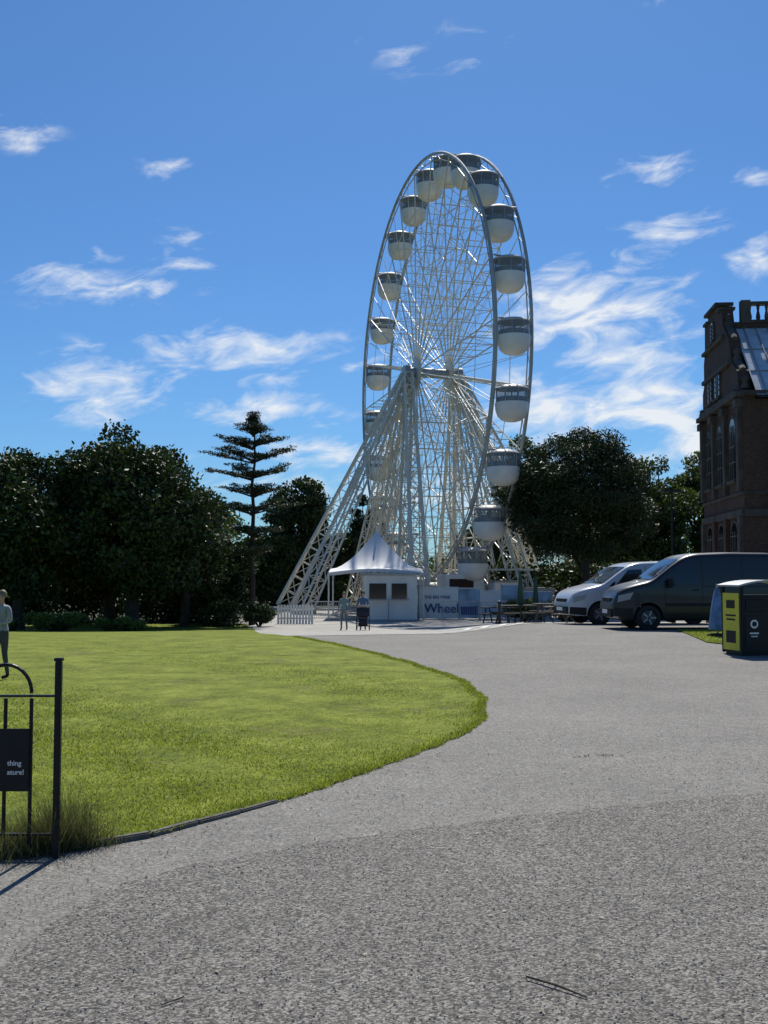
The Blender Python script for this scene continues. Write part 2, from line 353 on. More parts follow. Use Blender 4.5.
def broadleaf(name,x,y,top,crown,ncl,nleaf,size,mat,clr=(.8,1.5),trunk=.3,bottom=.6,spike=False):
    z0=G(x,y);e=empty(name,(x,y,z0));mb=MB()
    cz=(top+bottom)/2;rz=(top-bottom)/2;cl=[]
    for i in range(ncl):
        d=rng.standard_normal(3);d/=np.linalg.norm(d);rr=rng.uniform(.35,1)**.6
        r=rng.uniform(*clr);bx_=1+.12*math.sin(d[0]*5+x)+.1*math.cos(d[1]*4+y)
        c=np.array([x+d[0]*(crown[0]-r*.7)*rr*bx_,y+d[1]*(crown[1]-r*.7)*rr,cz+d[2]*(rz-r*.6)*rr])
        cl.append((c,(r*rng.uniform(.8,1.3),r*rng.uniform(.8,1.3),r*rng.uniform(.55,.9))))
    limb(mb,(x,y,z0-.1),(x+.1,y,cz),trunk,trunk*.55,6,.15)
    for c,r in cl[:min(22,ncl)]:
        t=random.uniform(.35,.95);b=Vector((x,y,z0)).lerp(Vector((x,y,cz)),t)
        limb(mb,b,c,trunk*.35,.03,4,.3)
    mb.obj('trunk_and_limbs',e,smooth=True,fixn=False)
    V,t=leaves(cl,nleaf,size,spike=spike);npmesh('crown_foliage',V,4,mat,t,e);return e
LD,LM,LP,LS=M['leaf_dark'],M['leaf_mid'],M['leaf_pine'],M['leaf_shrub']
broadleaf('lime_tree',-11.4,50,8.45,(4.3,3.9),110,58000,.22,LD,(.7,1.4),.35,-.3)
broadleaf('lime_tree',-16.2,49,7.4,(3.9,3.6),75,40000,.22,LD,(.7,1.4),.33,-.3)
broadleaf('lime_tree',-21.5,52,8.0,(4,3.5),36,16000,.28,LD,(.9,1.6),.33,0)
broadleaf('lime_tree',-14.2,57,8.6,(3.8,3.5),50,20000,.28,LD,(.9,1.6),.33,-.2)
broadleaf('lime_tree',-9.8,54,6.4,(2.4,2.4),44,22000,.24,LD,(.6,1.2),.25,-.6)
broadleaf('holm_oak',-6.6,86,9.9,(2.9,2.6),60,24000,.28,LD,(.6,1.2),.25,-.6)
broadleaf('holly_tree',-8.8,58,4.4,(2.0,2),36,16000,.22,LD,(.5,1.0),.2,-.8)
broadleaf('holly_tree',-9.4,84,6.0,(3.0,2),40,14000,.28,LD,(.6,1.2),.2,-.8)
broadleaf('holly_tree',-3.9,90,5.2,(3.0,2),40,12000,.28,LD,(.6,1.2),.2,-.8)
broadleaf('yew_tree',-1.6,92,8.6,(2.3,2.3),40,16000,.3,LD,(.6,1.2),.25,-.8)
broadleaf('pine_tree',12.2,67,10.9,(5.2,4.6),150,90000,.26,LP,(.7,1.25),.32,1.7,spike=True)
broadleaf('ash_tree',20.2,84,10.9,(3.8,4),60,26000,.3,LM,(.8,1.5),.3,-.5)
broadleaf('ash_tree',16.8,90,9.2,(3.4,4),44,20000,.3,LM,(.8,1.5),.3,-.8)
broadleaf('ash_tree',25.5,88,12.6,(3.6,4),50,22000,.3,LM,(.8,1.5),.3,-.5)
broadleaf('birch_tree',12.4,96,14.4,(3.0,3),40,10000,.3,LM,(.6,1.1),.25,2)
broadleaf('sycamore_tree',9.5,102,7.6,(4.0,3),40,14000,.34,LD,(.8,1.5),.3,-.5)
def cedar(x,y,top):
    z0=G(x,y);e=empty('cedar_tree',(x,y,z0));mb=MB();cl=[]
    limb(mb,(x,y,z0-.1),(x+.05,y,top),.17,.03,9,.03)
    H=top-z0
    for i,(f,w) in enumerate([(.99,.18),(.965,.35),(.93,.95),(.865,1.75),(.80,2.35),(.715,2.5),(.635,1.6),(.545,2.3),(.44,1.5),(.34,1.2)]):
        nb=7 if w>.9 else 4;a0=random.random()*6
        for k in range(nb):
            a=a0+k*2*math.pi/nb+random.uniform(-.35,.35);L=w*random.uniform(.55,1.15);z=z0+H*f+random.uniform(-.10,.10)
            tip=Vector((x+math.cos(a)*L,y+math.sin(a)*L,z+.12+.10*L+random.uniform(-.05,.08)))
            limb(mb,(x,y,z-.22),tip,.05,.012,3,.12)
            for q in np.arange(.25,1.01,.11 if L>1 else .25):
                p=Vector((x,y,z-.16)).lerp(tip,q);s=random.uniform(.7,1.3)*(.2+.28*(1-abs(q-.65)))*(1 if w>.6 else .6)
                cl.append(((p.x+random.uniform(-.2,.2)*min(1,w),p.y+random.uniform(-.2,.2)*min(1,w),p.z+.05+random.uniform(-.03,.03)),(s,s,random.uniform(.05,.10))))
    mb.obj('trunk_and_limbs',e,smooth=True,fixn=False)
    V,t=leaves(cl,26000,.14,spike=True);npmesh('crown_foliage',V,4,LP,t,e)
cedar(-6.7,56,9.75)
def shrub(name,x,y,r,h,n,mat,size=.12,ncl=14):
    z0=G(x,y);e=empty(name,(x,y,z0));mb=MB();cl=[]
    for i in range(ncl):
        c=(x+random.uniform(-1,1)*r*.75,y+random.uniform(-1,1)*r*.5,z0+h*random.uniform(.25,.75));q=random.uniform(.3,.5)*min(r,h)
        cl.append((c,(q*1.2,q,q*.8)));limb(mb,(x,y,z0-.05),c,.03,.01,2,.1)
    mb.obj('stems',e,fixn=False);V,t=leaves(cl,n,size);npmesh('leaves',V,4,mat,t,e)
shrub('laurel_shrub',-13.2,44,1.6,.75,5000,LS);shrub('laurel_shrub',-10.6,44.5,1.2,.6,4000,LS)
shrub('laurel_shrub',-15.8,44,1.3,.6,4000,LM);shrub('laurel_shrub',-6.1,54,.8,1.4,4000,LD)
shrub('laurel_shrub',-8.2,54,1.3,1.2,5000,LD);shrub('laurel_shrub',-5.2,88,2.4,3,6000,LD,.2)
shrub('laurel_shrub',7.4,58,1.0,1.3,4000,LM);shrub('laurel_shrub',9.2,57,1.3,1.7,5000,LD);shrub('laurel_shrub',11,58,1.3,1.9,5000,LD)
cl=[]
for i in range(330):
    x=random.uniform(-75,85);y=random.uniform(104,128);base=-1
    tall=4.2+2.0*math.sin(x*.23)+1.5*math.sin(x*.61+1)
    if x<-6:tall+=3
    if x>22:tall+=6
    tall=max(2.5,tall)
    cl.append(((x,y,base+random.uniform(.1,.9)*tall),(random.uniform(1.6,3),2,random.uniform(1.2,2.0))))
V,t=leaves(cl,90000,.5);npmesh('distant_trees',V,4,LM,t)
cl=[]
for i in range(230):
    x=random.uniform(-36,-8.3);cl.append(((x,random.uniform(58.5,64),random.uniform(-.9,2.2)),(1.3,1.2,.9)))
for i in range(60):
    x=random.uniform(-14,-4);cl.append(((x,random.uniform(92,96),random.uniform(-.9,2.6)),(1.3,1.2,.9)))
for i in range(150):
    x=random.uniform(8,28);cl.append(((x,random.uniform(71,76),random.uniform(-.8,2.0)),(1.2,1.2,.9)))
V,t=leaves(cl,105000,.28);npmesh('hedge',V,4,LD,t)
# ------------------------------------------------------------------ ferris wheel
HUB=Vector((3.45,77.5,15.9));R=14.9;T=math.asin(4.1/R)
E=Vector((math.sin(T),-math.cos(T),0));Nn=Vector((math.cos(T),math.sin(T),0));Z=Vector((0,0,1))
GW=-.95
def W(e,n,z):return HUB+E*e+Nn*n+Z*z
fw=empty('ferris_wheel',(HUB.x,HUB.y,GW))
NG=24;off=math.radians(7.5)*.3;hw=1.12;HB=1.2
def polar(a,r,n):return W(math.cos(a)*r,n,math.sin(a)*r)
rim=MB()
for s in(-1,1):
    K=96
    for i in range(K):
        a=2*math.pi*i/K;b=2*math.pi*(i+1)/K
        rim.tube(polar(a,R,s*hw),polar(b,R,s*hw),.105,'rimgrey',n=8,cap=False)
    for i in range(NG*2):
        a=math.pi*i/NG+off;b=math.pi*(i+1)/NG+off
        rim.tube(polar(a,R-.45,s*hw*.96),polar(b,R-.45,s*hw*.96),.04,'rimgrey',n=5,cap=False)
        c=(a+b)/2
        rim.tube(polar(a,R-.45,s*hw*.96),polar(c,R,s*hw),.022,'rimgrey',n=4,cap=False)
        rim.tube(polar(c,R,s*hw),polar(b,R-.45,s*hw*.96),.022,'rimgrey',n=4,cap=False)
rim.obj('rims',fw,smooth=True)
sp=MB()
for i in range(NG):
    a=2*math.pi*i/NG+off;a2=a+math.pi/NG
    for s in(-1,1):
        sp.tube(polar(a,.7,s*HB),polar(a,R,s*hw),.055,'cream',r1=.045,n=5,cap=False)
        sp.tube(polar(a-.12,.9,s*HB),polar(a2,R-.45,s*hw*.96),.018,'cream',n=4,cap=False)
        sp.tube(polar(a+.12,.9,s*HB),polar(a-math.pi/NG,R-.45,s*hw*.96),.018,'cream',n=4,cap=False)
    sp.tube(polar(a,R-.45,-hw),polar(a,R-.45,hw),.035,'cream',n=4)
    rs=[3.5,5.4,7.2,8.8,10.3,11.7,13.0,R-.45]
    for k,r in enumerate(rs):
        w=HB+(hw-HB)*(r/R)
        sp.tube(polar(a,r,-w),polar(a,r,w),.032,'cream',n=4,cap=False)
        if k:
            r0=rs[k-1];w0=HB+(hw-HB)*(r0/R);q=1 if k%2 else -1
            sp.tube(polar(a,r0,-w0*q),polar(a,r,w*q),.022,'cream',n=4,cap=False)
    b=a+2*math.pi/NG
    for r in(8.8,11.7):
        w=HB+(hw-HB)*(r/R)
        for s in(-1,1):sp.tube(polar(a,r,s*w),polar(b,r,s*w),.028,'cream',n=4,cap=False)
sp.obj('spokes',fw)
hb=MB();hb.tube(W(0,-2.0,0),W(0,2.0,0),.34,'greysteel',n=18)
for s in(-1,1):
    hb.tube(W(0,s*1.12,0),W(0,s*1.3,0),.95,'cream',n=24);hb.tube(W(0,s*1.75,0),W(0,s*2.15,0),.5,'greysteel',n=16)
hb.obj('hub',fw,smooth=True)
def truss(mb,p0,p1,w0,w1,r,mat,step=1.1):
    p0=Vector(p0);p1=Vector(p1);d=(p1-p0);L=d.length;d.normalize()
    a=Z.cross(d).normalized() if abs(d.z)<.999 else Vector((1,0,0));b=d.cross(a);n=max(2,int(L/step));prev=None
    for i in range(n+1):
        t=i/n;w=(w0+(w1-w0)*t)/2;c=p0.lerp(p1,t)
        cur=[c+a*w*i_+b*w*j_ for i_,j_ in((-1,-1),(1,-1),(1,1),(-1,1))]
        if prev:
            for k in range(4):
                mb.tube(prev[k],cur[k],r,mat,n=5,cap=False)
                kk=(k+1)%4
                if i%2:mb.tube(prev[k],cur[kk],r*.5,mat,n=4,cap=False)
                else:mb.tube(prev[kk],cur[k],r*.5,mat,n=4,cap=False)
                mb.tube(cur[k],cur[kk],r*.5,mat,n=4,cap=False)
        prev=cur
lg=MB();gzz=GW-HUB.z+.3
feet=[]
NO=10.0
for s in(-1,1):
    for e in(-8.5,8.5):
        truss(lg,W(e,s*3.6,gzz),W(e*.03,s*1.9,-.2),1.0,.55,.085,'cream');feet.append((e,s*3.6))
    for e in(-3.2,3.2):
        truss(lg,W(e,s*3.2,gzz),W(e*.05,s*1.85,-.3),.75,.45,.065,'cream');feet.append((e,s*3.2))
    for e in(-3.4,3.4):
        truss(lg,W(e,s*NO,gzz),W(e*.04,s*2.0,-.2),.9,.5,.085,'cream');feet.append((e,s*NO))
    def leg(e,f):
        return W(e,s*3.6,gzz).lerp(W(e*.03,s*1.9,-.2),f)
    fr=[.02,.16,.3,.43,.56,.68]
    for i,f in enumerate(fr):
        lg.tube(leg(-8.5,f),leg(8.5,f),.065,'cream',n=5)
        if i:
            g=fr[i-1]
            pa=[leg(-8.5,g).lerp(leg(8.5,g),q/4) for q in range(5)];pb=[leg(-8.5,f).lerp(leg(8.5,f),q/4) for q in range(5)]
            for q in range(4):
                lg.tube(pa[q],pb[q+1],.04,'cream',n=4);lg.tube(pa[q+1],pb[q],.04,'cream',n=4)
                lg.tube(pa[q],pb[q],.04,'cream',n=4)
for e in(-8.5,8.5,-3.2,3.2):
    lg.tube(W(e,-3.6,gzz+.1),W(e,3.6,gzz+.1),.06,'cream',n=5)
    if abs(e)<4:lg.tube(W(e,-NO,gzz),W(e,NO,gzz),.07,'cream',n=5)
lg.obj('support_legs',fw)
bs=MB()
for e,n in feet:
    c=W(e,n,gzz-.15);bs.box((c.x,c.y,GW+.15),(1.4,1.4,.3),'greysteel',rot=T)
bs.obj('base_plates',fw)
gm=MB()
gm.lathe([(0,.06),(.35,.04),(.7,-.03),(.93,-.14),(.98,-.2),(.96,-.24),(.6,-.2),(0,-.18)],(0,0,0),'canopy',24)
gm.lathe([(.93,-1.0),(.98,-1.02),(.985,-1.1),(.96,-1.45),(.84,-1.8),(.6,-2.03),(.3,-2.12),(0,-2.14)],(0,0,0),'white',24)
gm.lathe([(.93,-1.0),(.9,-1.4),(.7,-1.75),(0,-1.78)],(0,0,0),'greysteel',24)
gm.lathe([(.88,-1.0),(.90,-.72),(.86,-.72),(.82,-1.05)],(0,0,0),'greysteel',24)
gm.lathe([(.945,-1.0),(.945,-.24)],(0,0,0),'glaze',24)
for k in range(8):
    a=k*math.pi/4+.3;gm.tube((.95*math.cos(a),.95*math.sin(a),-1.02),(.95*math.cos(a),.95*math.sin(a),-.2),.03,'greysteel',n=5)
gm.tube((0,0,-1.8),(0,0,-.15),.04,'greysteel');gm.lathe([(.32,-1.2),(.34,-1.17),(0,-1.15)],(0,0,0),'greysteel',16)
gm.tube((-1.1,0,0),(1.1,0,0),.05,'greysteel')
g0=None
for i in range(NG):
    a=2*math.pi*i/NG+off;p=polar(a,R-.05,0)
    if g0 is None:
        g0=gm.obj('gondola_1',fw,smooth=True);g=g0
    else:
        g=bpy.data.objects.new('gondola_%d'%(i+1),g0.data);scene.collection.objects.link(g);g.parent=fw;g.matrix_parent_inverse=fw.matrix_basis.inverted()
    g.location=p;g.rotation_euler=(0,0,T+.3*math.sin(i*2.1))
dk=MB()
c=W(0,0,0);dk.box((c.x,c.y,GW+.42),(6.2,15,.16),'greysteel',rot=T)
for e in np.arange(-7.2,7.3,1.2):
    for s in(-1,1):
        p=W(e,s*3.05,0);dk.tube((p.x,p.y,GW),(p.x,p.y,GW+1.6),.03,'white',n=5)
for s in(-1,1):
    for h in(.9,1.25,1.6):
        a=W(-7.2,s*3.05,0);b=W(7.2,s*3.05,0);dk.tube((a.x,a.y,GW+h),(b.x,b.y,GW+h),.025,'white',n=5)
for e in(-5,-2.5,0,2.5,5):
    c=W(e,1.9,0);dk.box((c.x,c.y,GW+1.2),(1.2,1.6,1.4),'white',rot=T,bev=.05)
c=W(7.3,-.6,0);dk.box((c.x,c.y,GW+1.5),(2.6,1.8,2.2),'white',rot=T,bev=.05);dk.box((c.x,c.y-.95,GW+1.9),(1.6,.05,.8),'glass',rot=T)
c=W(8.6,1.9,0);dk.box((c.x,c.y,GW+1.15),(1.8,1.2,1.9),'white',rot=T,bev=.04);dk.box((c.x,c.y-.02,GW+2.15),(1.9,1.3,.08),'greysteel',rot=T)
c=W(8.2,4.2,0);dk.box((c.x,c.y,GW+.95),(2.2,1.3,1.6),'greysteel',rot=T,bev=.04)
c=W(6.5,2.6,0);dk.box((c.x,c.y,GW+2.9),(3.4,2.4,.12),'white',rot=T,bev=.03)
for n_ in(1.3,3.9):
    for e_ in(5.6,7.4):
        p=W(e_,n_,0);dk.tube((p.x,p.y,GW),(p.x,p.y,GW+2.9),.05,'white')
dk.obj('boarding_deck',fw,smooth=True)
hp=empty('printed_hoarding',(6,63,GW));h=MB()
px=[2.0,4.3,5.5,6.8,8.1,9.8]
py=[63.6,63.4,63.6,63.8,64.1,64.4]
for i in range(5):
    a=Vector((px[i],py[i],0));b=Vector((px[i+1],py[i+1],0));m=(a+b)/2;L=(b-a).length;an=math.atan2((b-a).y,(b-a).x)
    hh_=[1.75,1.7,1.55,1.9,1.5][i]
    h.box((m.x,m.y,GW+hh_/2+.05),(L-.04,.06,hh_),['white','bluetint','white','bluetint','bluetint'][i],rot=an)
    h.box((m.x,m.y,GW+hh_+.09),(L,.1,.06),'white',rot=an);h.tube((a.x,a.y,GW),(a.x,a.y,GW+hh_+.15),.05,'greysteel')
    if i: h.box((m.x,m.y-.045,GW+hh_*.3),(L*.8,.02,hh_*.28),'blueink' if i%2 else 'bluetint',rot=an)
h.obj('panels',hp)
def text(body,size,loc,rotz,mat,name,parent,ext=.01):
    cu=bpy.data.curves.new(name,'FONT');cu.body=body;cu.size=size;cu.extrude=ext;cu.offset=size*.015
    o=bpy.data.objects.new(name,cu);o.location=loc;o.rotation_euler=(math.pi/2,0,rotz);scene.collection.objects.link(o)
    dg=bpy.context.evaluated_depsgraph_get();me=bpy.data.meshes.new_from_object(o.evaluated_get(dg));bpy.data.objects.remove(o)
    o=bpy.data.objects.new(name,me);me.materials.clear();me.materials.append(M[mat]);scene.collection.objects.link(o);o.location=loc;o.rotation_euler=(math.pi/2,0,rotz)
    o.parent=parent;o.matrix_parent_inverse=parent.matrix_basis.inverted();return o
text('Wheel',.74,(2.3,63.40,GW+.4),-.09,'blueink','lettering',hp)
text('THE BIG PARK',.24,(2.3,63.42,GW+1.2),-.09,'blueink','lettering_small',hp)
# ------------------------------------------------------------------ marquee tent
def tent(x,y,hw_,ze,zt):
    z0=G(x,y);e=empty('marquee_tent',(x,y,z0));mb=MB();K=8
    cor=[(-hw_,-hw_),(hw_,-hw_),(hw_,hw_),(-hw_,hw_)]
    per=[]
    for k in range(4):
        a=cor[k];b=cor[(k+1)%4]
        for q in range(6):
            t=q/6;per.append((a[0]+(b[0]-a[0])*t,a[1]+(b[1]-a[1])*t,.22*math.sin(math.pi*t)))
    vs=[];m=len(per)
    for j in range(K+1):
        t=j/K;s=(1-t)
        zz=ze+(zt-ze)*(t**1.5)
        for p in per:vs.append((x+p[0]*s,y+p[1]*s,zz+p[2]*(1-t)**2))
    fs=[[j*m+i,j*m+(i+1)%m,(j+1)*m+(i+1)%m,(j+1)*m+i] for j in range(K) for i in range(m)]
    mb.add(vs,fs,'fabric');vs2=[(x+p[0],y+p[1],ze+p[2]) for p in per]+[(x+p[0],y+p[1],ze+p[2]-.18) for p in per]
    mb.add(vs2,[[i,(i+1)%m,m+(i+1)%m,m+i] for i in range(m)],'fabric')
    mb.obj('canopy',e,smooth=True,fixn=False);pl=MB()
    for cx,cy in cor:pl.tube((x+cx,y+cy,z0),(x+cx,y+cy,ze),.05,'white')
    pl.tube((x,y,z0),(x,y,zt+.25),.06,'white');pl.obj('poles',e)
tent(-.45,65.5,2.7,1.75,4.25)
tb=empty('ticket_booth',(.3,62.5,G(.3,62.5)));b=MB();zb=G(.3,62.5)
b.box((.3,62.6,zb+1.3),(3.0,2.2,2.5),'white',bev=.03,rot=.05);b.box((.3,62.55,zb+2.62),(3.3,2.5,.12),'greysteel',rot=.05,bev=.02)
b.box((.3,62.6,zb+.03),(3.1,2.3,.1),'greysteel',rot=.05)
b.box((-.35,61.44,zb+1.65),(.95,.06,.85),'glass',rot=.05);b.box((.85,61.5,zb+1.65),(.85,.06,.85),'glass',rot=.05)
for cx in(-.35,.85):
    b.box((cx,61.3+.05*cx,zb+1.18),(1.1,.35,.05),'greysteel',rot=.05)
b.box((.25,61.42,zb+.6),(.05,.05,1.0),'greysteel',rot=.05)
b.obj('cabin',tb)
def barrier(x,y,L,rot,mat='greysteel',hgt=1.1):
    z=G(x,y);e=empty('crowd_barrier',(x,y,z));mb=MB();c=math.cos(rot);s=math.sin(rot)
    P=lambda u,h_:(x+c*u,y+s*u,z+h_)
    mb.tube(P(-L/2,0),P(-L/2,hgt),.022,mat);mb.tube(P(L/2,0),P(L/2,hgt),.022,mat);mb.tube(P(-L/2,hgt),P(L/2,hgt),.022,mat);mb.tube(P(-L/2,.2),P(L/2,.2),.018,mat)
    for i in range(1,16):mb.tube(P(-L/2+L*i/16,.2),P(-L/2+L*i/16,hgt),.01,mat,n=4)
    mb.obj('rails',e)
barrier(-3.2,60.5,1.6,.05);barrier(4.2,60.4,2,.05);barrier(6.3,60.6,2,.1);barrier(8.4,61.2,2,-.1)
wf=empty('white_picket_fence',(-4.6,57.5,G(-4.6,57.5)));b=MB()
for i in range(12):
    x=-5.5+i*.16;b.box((x,57.5,G(x,57.5)+.5),(.11,.03,1.0),'white',bev=.006)
b.box((-4.6,57.53,G(-4.6,57.5)+.3),(1.95,.03,.08),'white');b.box((-4.6,57.53,G(-4.6,57.5)+.8),(1.95,.03,.08),'white');b.obj('pickets',wf)
def picnic(x,y,rot):
    z=G(x,y);e=empty('picnic_table',(x,y,z));b=MB();Rm=Matrix.Rotation(rot,3,'Z')
    def bx_(c,s):
        c=Rm@Vector(c);b.box((x+c.x,y+c.y,z+c.z),s,'wood',rot=rot,bev=.01)
    for i in range(5):bx_((0,-.3+.15*i,.75),(1.7,.13,.04))
    for s in(-1,1):
        bx_((0,s*.72,.45),(1.7,.24,.04));bx_((s*.6,0,.42),(.06,1.5,.08))
        for t in(-1,1):
            a=Rm@Vector((s*.6,t*.7,0));c=Rm@Vector((s*.6,t*.25,.74));b.tube((x+a.x,y+a.y,z),(x+c.x,y+c.y,z+c.z),.045,'wood',n=4)
    b.obj('timbers',e)
picnic(5.5,46,.3);picnic(5.6,53.5,-.4);picnic(7.4,50,.9);picnic(6.6,42.5,.1)
def parasol(x,y,h):
    z=G(x,y);e=empty('closed_garden_parasol',(x,y,z));b=MB()
    b.tube((x,y,z),(x,y,z+h),.03,'wood');b.lathe([(.02,h),(.07,h-.2),(.12,h-.9),(.17,h-1.4),(.13,h-1.42)],(x,y,z),M['leafgreen'],9);b.lathe([(.3,0),(.3,.08),(0,.1)],(x,y,z),'black',12);b.obj('pole_and_canvas',e)
M['leafgreen']=simple('green_canvas',(.03,.07,.04),.8)
parasol(5.75,46.5,2.2);parasol(6.9,50.2,2.2)
# ------------------------------------------------------------------ vans
TX=[0,.03,.1,.3,.6,.95,1.1,1.35,1.6,1.85,2.05,2.3,3.2,4.3,4.75,4.9,4.97,5.0]
TZ=[.62,.84,.98,1.10,1.19,1.27,1.34,1.52,1.70,1.86,1.94,1.985,2.02,2.01,1.97,1.90,1.80,1.3]
def van(name,x,y,ang,paintm,zs=1.05):
    z0=G(x+2.5*math.cos(ang),y+2.5*math.sin(ang));e=empty(name,(x,y,z0));e.rotation_euler=(0,0,ang)
    zt=lambda u:float(sum(np.interp(u+o,TX,TZ) for o in(-.05,0,.05))/3)*zs
    def wd(u):
        w=.95
        if u<.8:w*=.74+.26*math.sin(math.pi/2*max(0,u+.02)/.82)**.8
        if u>4.8:w*=1-.06*((u-4.8)/.2)**2
        return w
    def side(u,z):
        t=max(0,(z-1.05)/1.0);return wd(u)*(1-.115*t**1.4)*(1-.05*max(0,(.6-z)/.3)**2)
    us=np.concatenate([[0,.02,.06,.12,.2],np.arange(.3,4.71,.1),[4.8,4.88,4.94,4.98,5.0]])
    rings=[]
    for u in us:
        top=zt(u);zb=.3 if .15<u<4.9 else .38;rc=min(.13,(top-zb)*.3);pts=[]
        zsd=[zb+(top-rc-zb)*q/9 for q in range(10)]
        for z in zsd:pts.append((u,side(u,z),z))
        w=side(u,top-rc)
        for q in(20,45,70,90):
            a=math.radians(q);pts.append((u,w-rc*1.2*(1-math.cos(a)),top-rc+rc*math.sin(a)*.96))
        pts.append((u,w*.5,top));pts.append((u,0,top+.012))
        full=pts+[(p[0],-p[1],p[2]) for p in pts[::-1][1:]]
        rings.append(full)
    b=MB();m=len(rings[0]);vs=[p for r in rings for p in r];fs=[]
    for j in range(len(rings)-1):
        for i in range(m):fs.append([j*m+i,j*m+(i+1)%m,(j+1)*m+(i+1)%m,(j+1)*m+i])
    fs.append(list(range(m)));fs.append([(len(rings)-1)*m+i for i in range(m)][::-1])
    b.add(vs,fs,paintm);b.mi('rubber')
    body=b.obj('body',None,smooth=True)
    for wx in(.93,4.02):
        c=MB();c.mi(paintm);c.tube((wx,-1.3,.36),(wx,1.3,.36),.40,'rubber',n=40);co=c.obj('cut',None)
        md=body.modifiers.new('b','BOOLEAN');md.object=co;md.operation='DIFFERENCE';md.solver='EXACT'
        dg=bpy.context.evaluated_depsgraph_get();me=bpy.data.meshes.new_from_object(body.evaluated_get(dg));body.modifiers.clear();body.data=me;bpy.data.objects.remove(co)
    body.parent=e
    d=MB()
    def patch(cs,mat,sgn,eps=.006,nu=8):
        vs=[];(a,b_,c,dd)=cs
        for j in range(nu+1):
            for i in range(nu+1):
                s=i/nu;t=j/nu
                u=(a[0]*(1-s)+b_[0]*s)*(1-t)+(dd[0]*(1-s)+c[0]*s)*t;z=(a[1]*(1-s)+b_[1]*s)*(1-t)+(dd[1]*(1-s)+c[1]*s)*t
                vs.append((u,sgn*(side(u,z*zs)+eps),z*zs))
        d.add(vs,[[j*(nu+1)+i,j*(nu+1)+i+1,(j+1)*(nu+1)+i+1,(j+1)*(nu+1)+i] for j in range(nu) for i in range(nu)],mat)
    for s in(-1,1):
        patch([(1.42,1.22),(2.35,1.2),(2.3,1.76),(1.86,1.74)],'glass',s)
        patch([(1.22,1.22),(1.38,1.22),(1.44,1.36),(1.38,1.36)],'glass',s)
        for u in(1.38,2.42,3.55):patch([(u,.45),(u+.012,.45),(u+.012,1.86),(u,1.86)] if u>1.5 else [(u,.45),(u+.012,.45),(u+.012,1.2),(u,1.2)],'rubber',s,.003)
        patch([(1.4,.62),(3.5,.62),(3.5,.70),(1.4,.70)],'rubber',s,.012)
        patch([(2.45,1.12),(4.85,1.12),(4.85,1.135),(2.45,1.135)],'rubber',s,.003)
        patch([(2.15,1.02),(2.32,1.02),(2.32,1.05),(2.15,1.05)],'black',s,.03)
        patch([(.10,.72),(.42,.80),(.52,.98),(.13,.90)],'lampglass',s,.012)
        patch([(.02,.36),(.5,.32),(.5,.56),(.02,.58)],'rubber',s,.012)
        mp=Vector((1.5,s*1.10,1.22*zs));d.box(mp,(.12,.2,.26),'rubber',bev=.03);d.tube((1.55,s*.93,1.12*zs),(1.5,s*1.08,1.16*zs),.02,'rubber')
    vs=[];nu=10
    for j in range(nu+1):
        u=1.02+(1.80-1.02)*j/nu
        for i in range(nu+1):
            q=-1+2*i/nu;w=side(u,zt(u)-.13)*.86;vs.append((u,q*w,zt(u)+.014*(1-q*q)+.008))
    d.add(vs,[[j*(nu+1)+i,j*(nu+1)+i+1,(j+1)*(nu+1)+i+1,(j+1)*(nu+1)+i] for j in range(nu) for i in range(nu)],'glass')
    d.box((-.005,0,.46),(.08,1.3,.22),'rubber',bev=.02);d.box((.02,0,.78*zs),(.06,.9,.1),'rubber',bev=.01);d.box((-.05,0,.5),(.012,.52,.11),'white')
    d.box((2.5,0,.33),(4.4,1.5,.14),'rubber')
    for wx in(.93,4.02):
        for s in(-1,1):
            cy=s*.84
            d.lathe([(.18,-.1),(.33,-.1),(.345,-.07),(.345,.07),(.33,.1),(.23,.105),(.225,.08)],(wx,cy,.345),'rubber',28,axis=(0,s,0))
            d.lathe([(.215,.07),(.2,.05),(.06,.09),(0,.09)],(wx,cy,.345),M['hubcap'],20,axis=(0,s,0))
            for k in range(5):
                a=k*2*math.pi/5;d.box((wx+.12*math.cos(a),cy+s*.10,.345+.12*math.sin(a)),(.15,.02,.04),'greysteel',M3=Matrix.Rotation(-a,3,'Y'))
    dd=d.obj('trim_wheels_and_glass',None,smooth=True);dd.parent=e
    return e
M['hubcap']=simple('wheel_steel',(.08,.08,.085),.5,.3)
van('parked_van',6.25,31.0,math.radians(3),'vanblack',1.06)
van('parked_van',5.55,34.6,math.radians(10),'vanwhite',.98)
# ------------------------------------------------------------------ litter bin
bx0,by0=7.48,22.0;bz=G(bx0,by0)
lb=empty('litter_bin',(bx0,by0,bz));b=MB();ra=math.radians(14)
Rb=Matrix.Rotation(ra,3,'Z')
def lbx(c,s,mat,bev=.01):
    c=Rb@Vector(c);b.box((bx0+c.x,by0+c.y,bz+c.z),s,mat,rot=ra,bev=bev)
lbx((0,0,.62),(1.25,.72,1.12),'black',.03);lbx((0,0,.05),(1.15,.62,.1),'black')
for sx in(-1,1):
    for sy in(-1,1):lbx((sx*.6,sy*.33,.72),(.06,.06,1.36),'black')
lbx((-.632,0,.66),(.014,.58,1.12),'yellow',.003)
lbx((-.642,0,1.0),(.006,.3,.16),'black',.001);lbx((-.642,0,.78),(.006,.36,.035),'black',.001);lbx((-.642,0,.70),(.006,.3,.035),'black',.001);lbx((-.642,0,.36),(.006,.34,.24),'black',.001)
